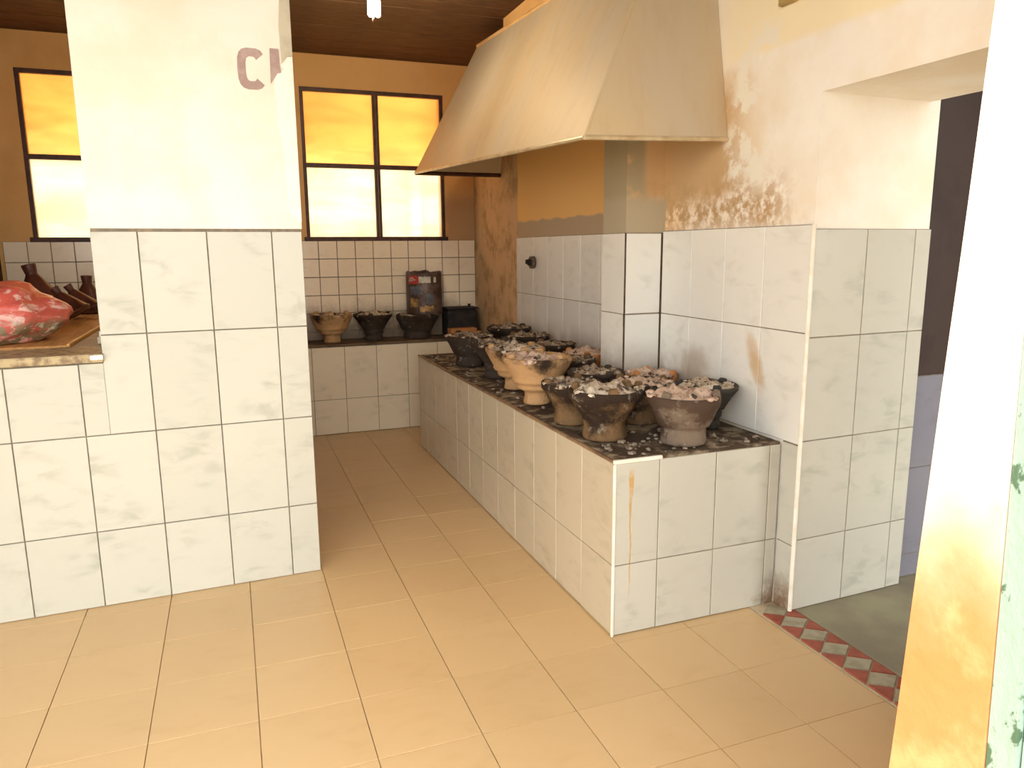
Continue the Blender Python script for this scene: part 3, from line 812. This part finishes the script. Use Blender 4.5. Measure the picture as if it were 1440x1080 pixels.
def stove(x, y, z, kind, c, ash, d, lab, rot=0.0, ai=0, ci=0, group='clay stoves on the cooking counter', h=1.0, lugs=True, tilt=0.0):
    """d is the rim diameter; the parts share mesh data through slots linked to the object"""
    k = d / 0.306
    t = thing('clay_stove', lab, 'stove', (x, y, z), rot, group)
    t.scale = (k, k, k * h)
    t.rotation_euler.x = tilt
    def put(name, me, mt):
        me = me if me.materials else me
        if not me.materials: me.materials.append(None)
        o = bpy.data.objects.new(name, me); C.objects.link(o); o.parent = t
        o.material_slots[0].link = 'OBJECT'; o.material_slots[0].material = mt
        return o
    put('stove_body', stove_meshes(kind), CLAY[c])
    if lugs:
        for q in range(3):
            a = 2 * math.pi * q / 3
            o = put('pot_rest', LUG, CLAY[c]); rr = 0.131
            o.location = (rr * math.cos(a), rr * math.sin(a), 0.178); o.rotation_euler = (0, 0, a - math.pi / 2)
    o = put('ash', ASHM[ai], ASH[ash]); o['kind'] = 'stuff'
    o = put('charcoal', COAL[ci], mat_char) if ci is not None else o
    o['kind'] = 'stuff'
    return t
ZS = ZT + 0.004
S = [
 # x, y, profile, clay, ash, rim diameter, turn, ash shape, coals, label
 (1.375, 2.6, 3, 'brown', 'pale', 0.3, 2.4, 1, 0, 'brown stove with a heap of pale ash, nearest the front left corner'),
 (1.625, 2.415, 1, 'taupe', 'pink', 0.29, 1.45, 1, 0, 'taupe stove full of pinkish ash, front middle of the counter'),
 (1.850, 2.59, 2, 'grey', 'pale', 0.27, 0.3, 1, 0, 'dark grey ridged stove of pale ash against the right wall at the front'),
 (1.365, 2.885, 3, 'brown', 'grey', 0.27, 0.9, 0, 1, 'brown stove just behind the front left one, half hidden by it'),
 (1.65, 2.79, 1, 'brown', 'pink', 0.27, 2.0, 3, 1, 'brown stove in the second row behind the pinkish one'),
 (1.385, 3.33, 0, 'tan', 'pink', 0.345, 1.1, 0, 0, 'large tan clay stove with one soot patch standing at the left edge of the counter'),
 (1.588, 3.085, 2, 'black', 'grey', 0.27, 0.6, 1, 2, 'black stove heaped with grey ash right of the large tan stove'),
 (1.852, 3.03, 1, 'orange', 'pink', 0.25, 1.3, 1, 1, 'orange clay stove against the wall, third from the front'),
 (1.645, 3.5, 0, 'brown', 'grey', 0.275, 0.2, 3, 2, 'brown stove behind the black one, full of char'),
 (1.43, 3.74, 0, 'tan', 'pale', 0.33, 0.5, 1, 1, 'tan clay stove directly behind the large tan one with the soot patch'),
 (1.84, 3.71, 1, 'orange', 'pink', 0.27, 0.1, 1, 0, 'small orange stove beside the pilaster of the right wall'),
 (1.76, 4.02, 2, 'brown', 'grey', 0.29, 1.7, 3, 2, 'char heaped brown stove by the wall just past the small orange one'),
 (1.45, 4.11, 2, 'black', 'grey', 0.31, 0.8, 0, 2, 'black crusted stove at the left edge behind the tan pair'),
 (1.44, 4.62, 1, 'black', 'grey', 0.3, 1.9, 3, 1, 'blackened stove farthest along the left edge of the counter'),
 (1.8, 4.48, 0, 'brown', 'grey', 0.29, 2.2, 1, 2, 'brown stove by the wall beside the blackened stove near the far end'),
 (1.82, 4.88, 2, 'black', 'grey', 0.31, 0.4, 1, 1, 'black stove by the wall at the far end of the counter'),
]
for (x, y, kd, c, a, d, rot, ai, ci, lab) in S: stove(x, y, ZS, kd, c, a, d, lab, rot, ai, ci)
# on the back counter
bg = 'clay stoves on the back counter'
stove(0.735, 6.035, ZB, 0, 'tan', 'pink', 0.33, 'tan clay stove at the left end of the back counter', 0.4, 2, 0, bg)
stove(1.070, 6.040, ZB, 2, 'black', 'pale', 0.31, 'black stove heaped with white ash on the back counter', 0.2, 1, 0, bg)
stove(1.430, 6.035, ZB, 1, 'black', 'grey', 0.35, 'wide black stove that carries the printed tin on the back counter', 1.2, 2, None, bg, 0.85, False)

# printed tin drum
tin = thing('tin_drum', 'charred printed tin with a crumpled rim standing on the wide black stove', 'tin', (1.520, 6.045, ZB))
tin.location = (1.505, 6.060, ZB + 0.2045 * 0.85 * 0.35 / 0.306)
g = G('charred printed tin')
n = g.noise(9, 5, 0.65)
mat_tin = g.done(g.mix(g.ramp(n, 0.42, 0.66), (0.075, 0.050, 0.042), (0.17, 0.12, 0.10)), 0.5, n, 0.3, 0.01, 0.3)
TR, TH = 0.148, 0.345
def tin_pt(a, z, r=TR):
    k = 1 + 0.02 * mnoise.noise(Vector((math.cos(a) * 2, math.sin(a) * 2, z * 6)))
    return (math.cos(a) * r * k, math.sin(a) * r * k, z)
bm = bmesh.new(); seg = 40; prev = None
for i, z in enumerate([0, 0.005, 0.08, 0.15, 0.22, 0.28, 0.32, 1.0, 1.01]):
    ring = []
    for j in range(seg):
        a = 2 * math.pi * j / seg
        top = TH + 0.022 * mnoise.noise(Vector((math.cos(a) * 2.5, math.sin(a) * 2.5, 3)))
        if z < 0.9: p = tin_pt(a, z)
        elif z == 1.0: p = tin_pt(a, top)
        else: p = tin_pt(a, top - 0.004, TR - 0.006)
        ring.append(bm.verts.new(p))
    if prev:
        for j in range(seg): bm.faces.new((prev[j], prev[(j + 1) % seg], ring[(j + 1) % seg], ring[j]))
    else: bm.faces.new(ring[::-1])
    prev = ring
inn = [bm.verts.new(tin_pt(2 * math.pi * j / seg, 0.20, TR - 0.006)) for j in range(seg)]
for j in range(seg): bm.faces.new((prev[j], prev[(j + 1) % seg], inn[(j + 1) % seg], inn[j]))
bm.faces.new(inn)
link('tin_body', bm, mat_tin, tin, True)
def tin_patch(name, a0, a1, z0, z1, mat, r=0.0012, wavy=0.0):
    bm = bmesh.new(); n = 10; lo = []; hi = []
    for i in range(n + 1):
        a = math.radians(a0 + (a1 - a0) * i / n); w = wavy * mnoise.noise(Vector((i * 0.9, z0 * 20, 1)))
        lo.append(bm.verts.new(tin_pt(a, z0 + w, TR + r))); hi.append(bm.verts.new(tin_pt(a, z1 + w, TR + r)))
    for i in range(n): bm.faces.new((lo[i], lo[i + 1], hi[i + 1], hi[i]))
    return link(name, bm, mat, tin, True)
mr = m_plain('red print', (0.52, 0.055, 0.05), (0.45, 0.05, 0.05), 20, 0.5)
mw = m_plain('greenish white print', (0.62, 0.58, 0.46), (0.40, 0.40, 0.33), 14, 0.5)
mb = m_plain('dull blue print', (0.14, 0.17, 0.20), (0.10, 0.10, 0.12), 14, 0.5)
my = m_plain('yellow brown print', (0.52, 0.32, 0.11), (0.20, 0.11, 0.05), 26, 0.5)
A0 = 255
tin_patch('red_label', A0 - 58, A0 - 18, 0.250, 0.315, mr)
for k, (a, b, z) in enumerate(((-54, -40, 0.272), (-42, -26, 0.277), (-50, -34, 0.290))): tin_patch('white_stroke', A0 + a, A0 + b, z, z + 0.010, mw, 0.0022, 0.012)
tin_patch('white_label', A0 - 16, A0 + 22, 0.258, 0.308, mw, 0.0012, 0.006)
tin_patch('white_label', A0 + 32, A0 + 42, 0.260, 0.303, mw, 0.0012, 0.006)
tin_patch('blue_label', A0 - 50, A0 - 5, 0.160, 0.225, mb, 0.0012, 0.02)
tin_patch('blue_label', A0 + 8, A0 + 30, 0.085, 0.165, mb, 0.0012, 0.02)
tin_patch('yellow_label', A0 - 48, A0 - 20, 0.06, 0.13, my, 0.0012, 0.02)
tin_patch('yellow_label', A0 - 14, A0 + 30, 0.025, 0.07, my, 0.0012, 0.02)

# black soot-covered pan box at the right end of the back counter
bp = thing('black_pan', 'black soot covered square pan standing at the right end of the back counter', 'pan', (1.820, 6.08, ZB))
mat_blk = m_plain('thick black soot', (0.012, 0.011, 0.012), (0.028, 0.022, 0.018), 12, 0.75)
bm = bmesh.new(); box(bm, (-0.14, -0.10, 0.0), (0.125, 0.10, 0.225), 0.018); link('pan_body', bm, mat_blk, bp)
bm = bmesh.new(); box(bm, (-0.147, -0.107, 0.2255), (0.132, 0.107, 0.240), 0.006); link('lid', bm, mat_blk, bp)
bm = bmesh.new(); tube(bm, [(0.07, -0.03, 0.238), (0.07, -0.03, 0.256), (0.07, -0.03, 0.266)], [0.010, 0.010, 0.017], 12); link('knob', bm, mat_blk, bp)
bm = bmesh.new(); box(bm, (-0.115, -0.045, 0), (0.115, 0.045, 0.078), 0.006)
o = link('clay_brick', bm, CLAY['orange'], None, False, (1.785, 5.87 + 0.050, ZB + 0.0)); o.rotation_euler.z = 0.06
tag(o, 'orange clay brick lying in front of the black pan on the back counter', 'brick')
bm = bmesh.new(); r = bmesh.ops.create_icosphere(bm, subdivisions=3, radius=0.028)
for v in r['verts']: v.co *= 1 + 0.08 * mnoise.noise(v.co * 40); v.co.z = v.co.z * 0.9 + 0.0255
o = link('onion', bm, m_plain('papery orange skin', (0.62, 0.30, 0.12), (0.5, 0.2, 0.07), 20, 0.5), None, True, (1.925, 5.905, ZB))
tag(o, 'small round orange onion on the edge of the back counter', 'onion')

# drain pipe stub on the far tiles
ps = thing('pipe_stub', 'round dark pipe stub sticking out of the far right wall tiles', 'pipe', (XA, 4.85, 1.349))
bm = bmesh.new(); tube(bm, [(-0.002, 0, 0), (-0.030, 0, 0)], 0.042, 18); link('flange', bm, m_plain('rusty dark iron', (0.10, 0.065, 0.045), (0.20, 0.13, 0.08), 30, 0.6), ps)
bm = bmesh.new(); tube(bm, [(-0.031, 0, 0), (-0.055, 0, 0), (-0.056, 0, -0.01)], [0.024, 0.022, 0.012], 14); link('spout', bm, mat_blk, ps)

# ------------------------------------------------------------------ EXTRACTOR HOOD
g = G('smoke tinted galvanised sheet')
n = g.noise(1.6, 4, 0.55, stretch=(1, 1, 0.5)); n2 = g.noise(9, 5, 0.6, stretch=(1.5, 1.5, 0.3))
c = g.mix(g.ramp(n, 0.38, 0.62), (0.60, 0.47, 0.28), (0.57, 0.49, 0.36))
c = g.mix(g.math('MULTIPLY', g.ramp(n2, 0.45, 0.7), 0.30), c, (0.50, 0.37, 0.21))
mat_hood = g.done(c, 0.55, n2, 0.06, 0.01, 0.12, 0.4)
hood = thing('extractor_hood', 'big sheet metal extractor hood hanging over the cooking counter', 'hood', (1.6, 4.1, 1.9))
Ec, Cc, Dc, Fc = (XW - 0.002, 2.727, 1.890), (1.336, 2.727, 1.870), (1.336, 5.55, 2.000), (XW - 0.002, 5.55, 2.000)
Et, Ct, Dt, Ft = (XW - 0.002, 2.887, 2.740), (1.7446, 2.8856, 2.7200), (1.7549, 5.3013, 2.8525), (XW - 0.002, 5.33, 2.862)
def in_plane(p, a, b, c):      # slide p along y so that it lies in the plane of a, b, c
    a, b, c = Vector(a), Vector(b), Vector(c)
    n = (b - a).cross(c - a)
    return (p[0], a.y - (n.x * (p[0] - a.x) + n.z * (p[2] - a.z)) / n.y, p[2])
Et = in_plane(Et, Ec, Cc, Ct); Ft = in_plane(Ft, Fc, Dc, Dt)
for nm, q in (('near_panel', (Ec, Et, Ct, Cc)), ('long_panel', (Cc, Ct, Dt, Dc)), ('far_panel', (Dc, Dt, Ft, Fc))):
    bm = bmesh.new(); slab(bm, q[::-1], 0.003); link(nm, rel(bm, hood), mat_hood, hood)
bm = bmesh.new()
for a, b in ((Ec, Cc), (Cc, Dc)): tube(bm, [a, b], 0.010, 8)
link('bottom_rim', rel(bm, hood), m_plain('worn bright sheet edge', (0.66, 0.55, 0.36), (0.5, 0.38, 0.22), 8, 0.4, metal=0.3), hood)
bm = bmesh.new(); tube(bm, [Dc, Fc], 0.016, 8); link('far_rail', rel(bm, hood), mat_frame, hood)
bm = bmesh.new(); tube(bm, [Cc, Ct], 0.006, 8); link('seam', rel(bm, hood), mat_hood, hood)
bm = bmesh.new(); tube(bm, [Ct, Dt], 0.014, 8); link('top_rim', rel(bm, hood), m_plain('top edge strip with painted light', (0.72, 0.46, 0.20), (0.6, 0.36, 0.14), 8, 0.5), hood)  # orange of the lip paints in the light it catches
bm = bmesh.new(); prism(bm, [(1.80, 3.46), (1.98, 3.46), (1.98, 4.9), (1.80, 4.9)], 2.74, ZC); link('duct', rel(bm, hood), mat_back_paint, hood)

# ------------------------------------------------------------------ LAMP, WALL BOARD
lp = thing('ceiling_lamp', 'white twin tube lamp hanging from the dark ceiling near the back windows', 'lamp', (0.815, 4.2, ZC))
g = G('lit lamp tube'); g.done((0.95, 0.92, 0.8), 0.4)
g.b.inputs['Emission Color'].default_value = (1.0, 0.82, 0.56, 1); g.b.inputs['Emission Strength'].default_value = 115.0
for dx in (-0.018, 0.018):
    bm = bmesh.new(); tube(bm, [(dx, 0, -0.08), (dx, 0, -0.262), (dx, 0, -0.270)], [0.0155, 0.0155, 0.009], 14); link('lamp_tube', bm, g.m, lp, True)
bm = bmesh.new(); tube(bm, [(0, 0, 0.0), (0, 0, -0.02), (0, 0, -0.0795)], [0.045, 0.045, 0.036], 16); link('lamp_base', bm, mat_frame, lp)
bm = bmesh.new(); tube(bm, [(0, 0.03, -0.0), (0.0, 0.034, -0.290)], 0.006, 8); tube(bm, [(0, 0.034, -0.284), (0, -0.02, -0.284)], 0.006, 8); link('guard', bm, mat_frame, lp)

wf = thing('wall_board', 'brown wooden framed board high on the right wall above the doorway', 'board', (XW, 2.18, 2.6))
bm = bmesh.new()
def fb(a, b):
    bm = bmesh.new(); box(bm, a, b, 0.004); link('frame_bar', rel(bm, wf), mat_wood_olive, wf)
mat_wood_olive = m_plain('olive brown wood', (0.45, 0.33, 0.13), (0.34, 0.23, 0.08), 6, 0.6, stretch=(8, 1, 8))
fb((XW - 0.024, 1.90, 2.322), (XW - 0.0005, 2.426, 2.362)); fb((XW - 0.024, 2.386, 2.363), (XW - 0.0005, 2.426, 2.82))
fb((XW - 0.024, 1.90, 2.363), (XW - 0.0005, 1.94, 2.82)); fb((XW - 0.024, 1.90, 2.821), (XW - 0.0005, 2.426, 2.86))
bm = bmesh.new(); box(bm, (XW - 0.012, 1.941, 2.363), (XW - 0.0005, 2.385, 2.82)); link('board_panel', rel(bm, wf), mat_wood, wf)
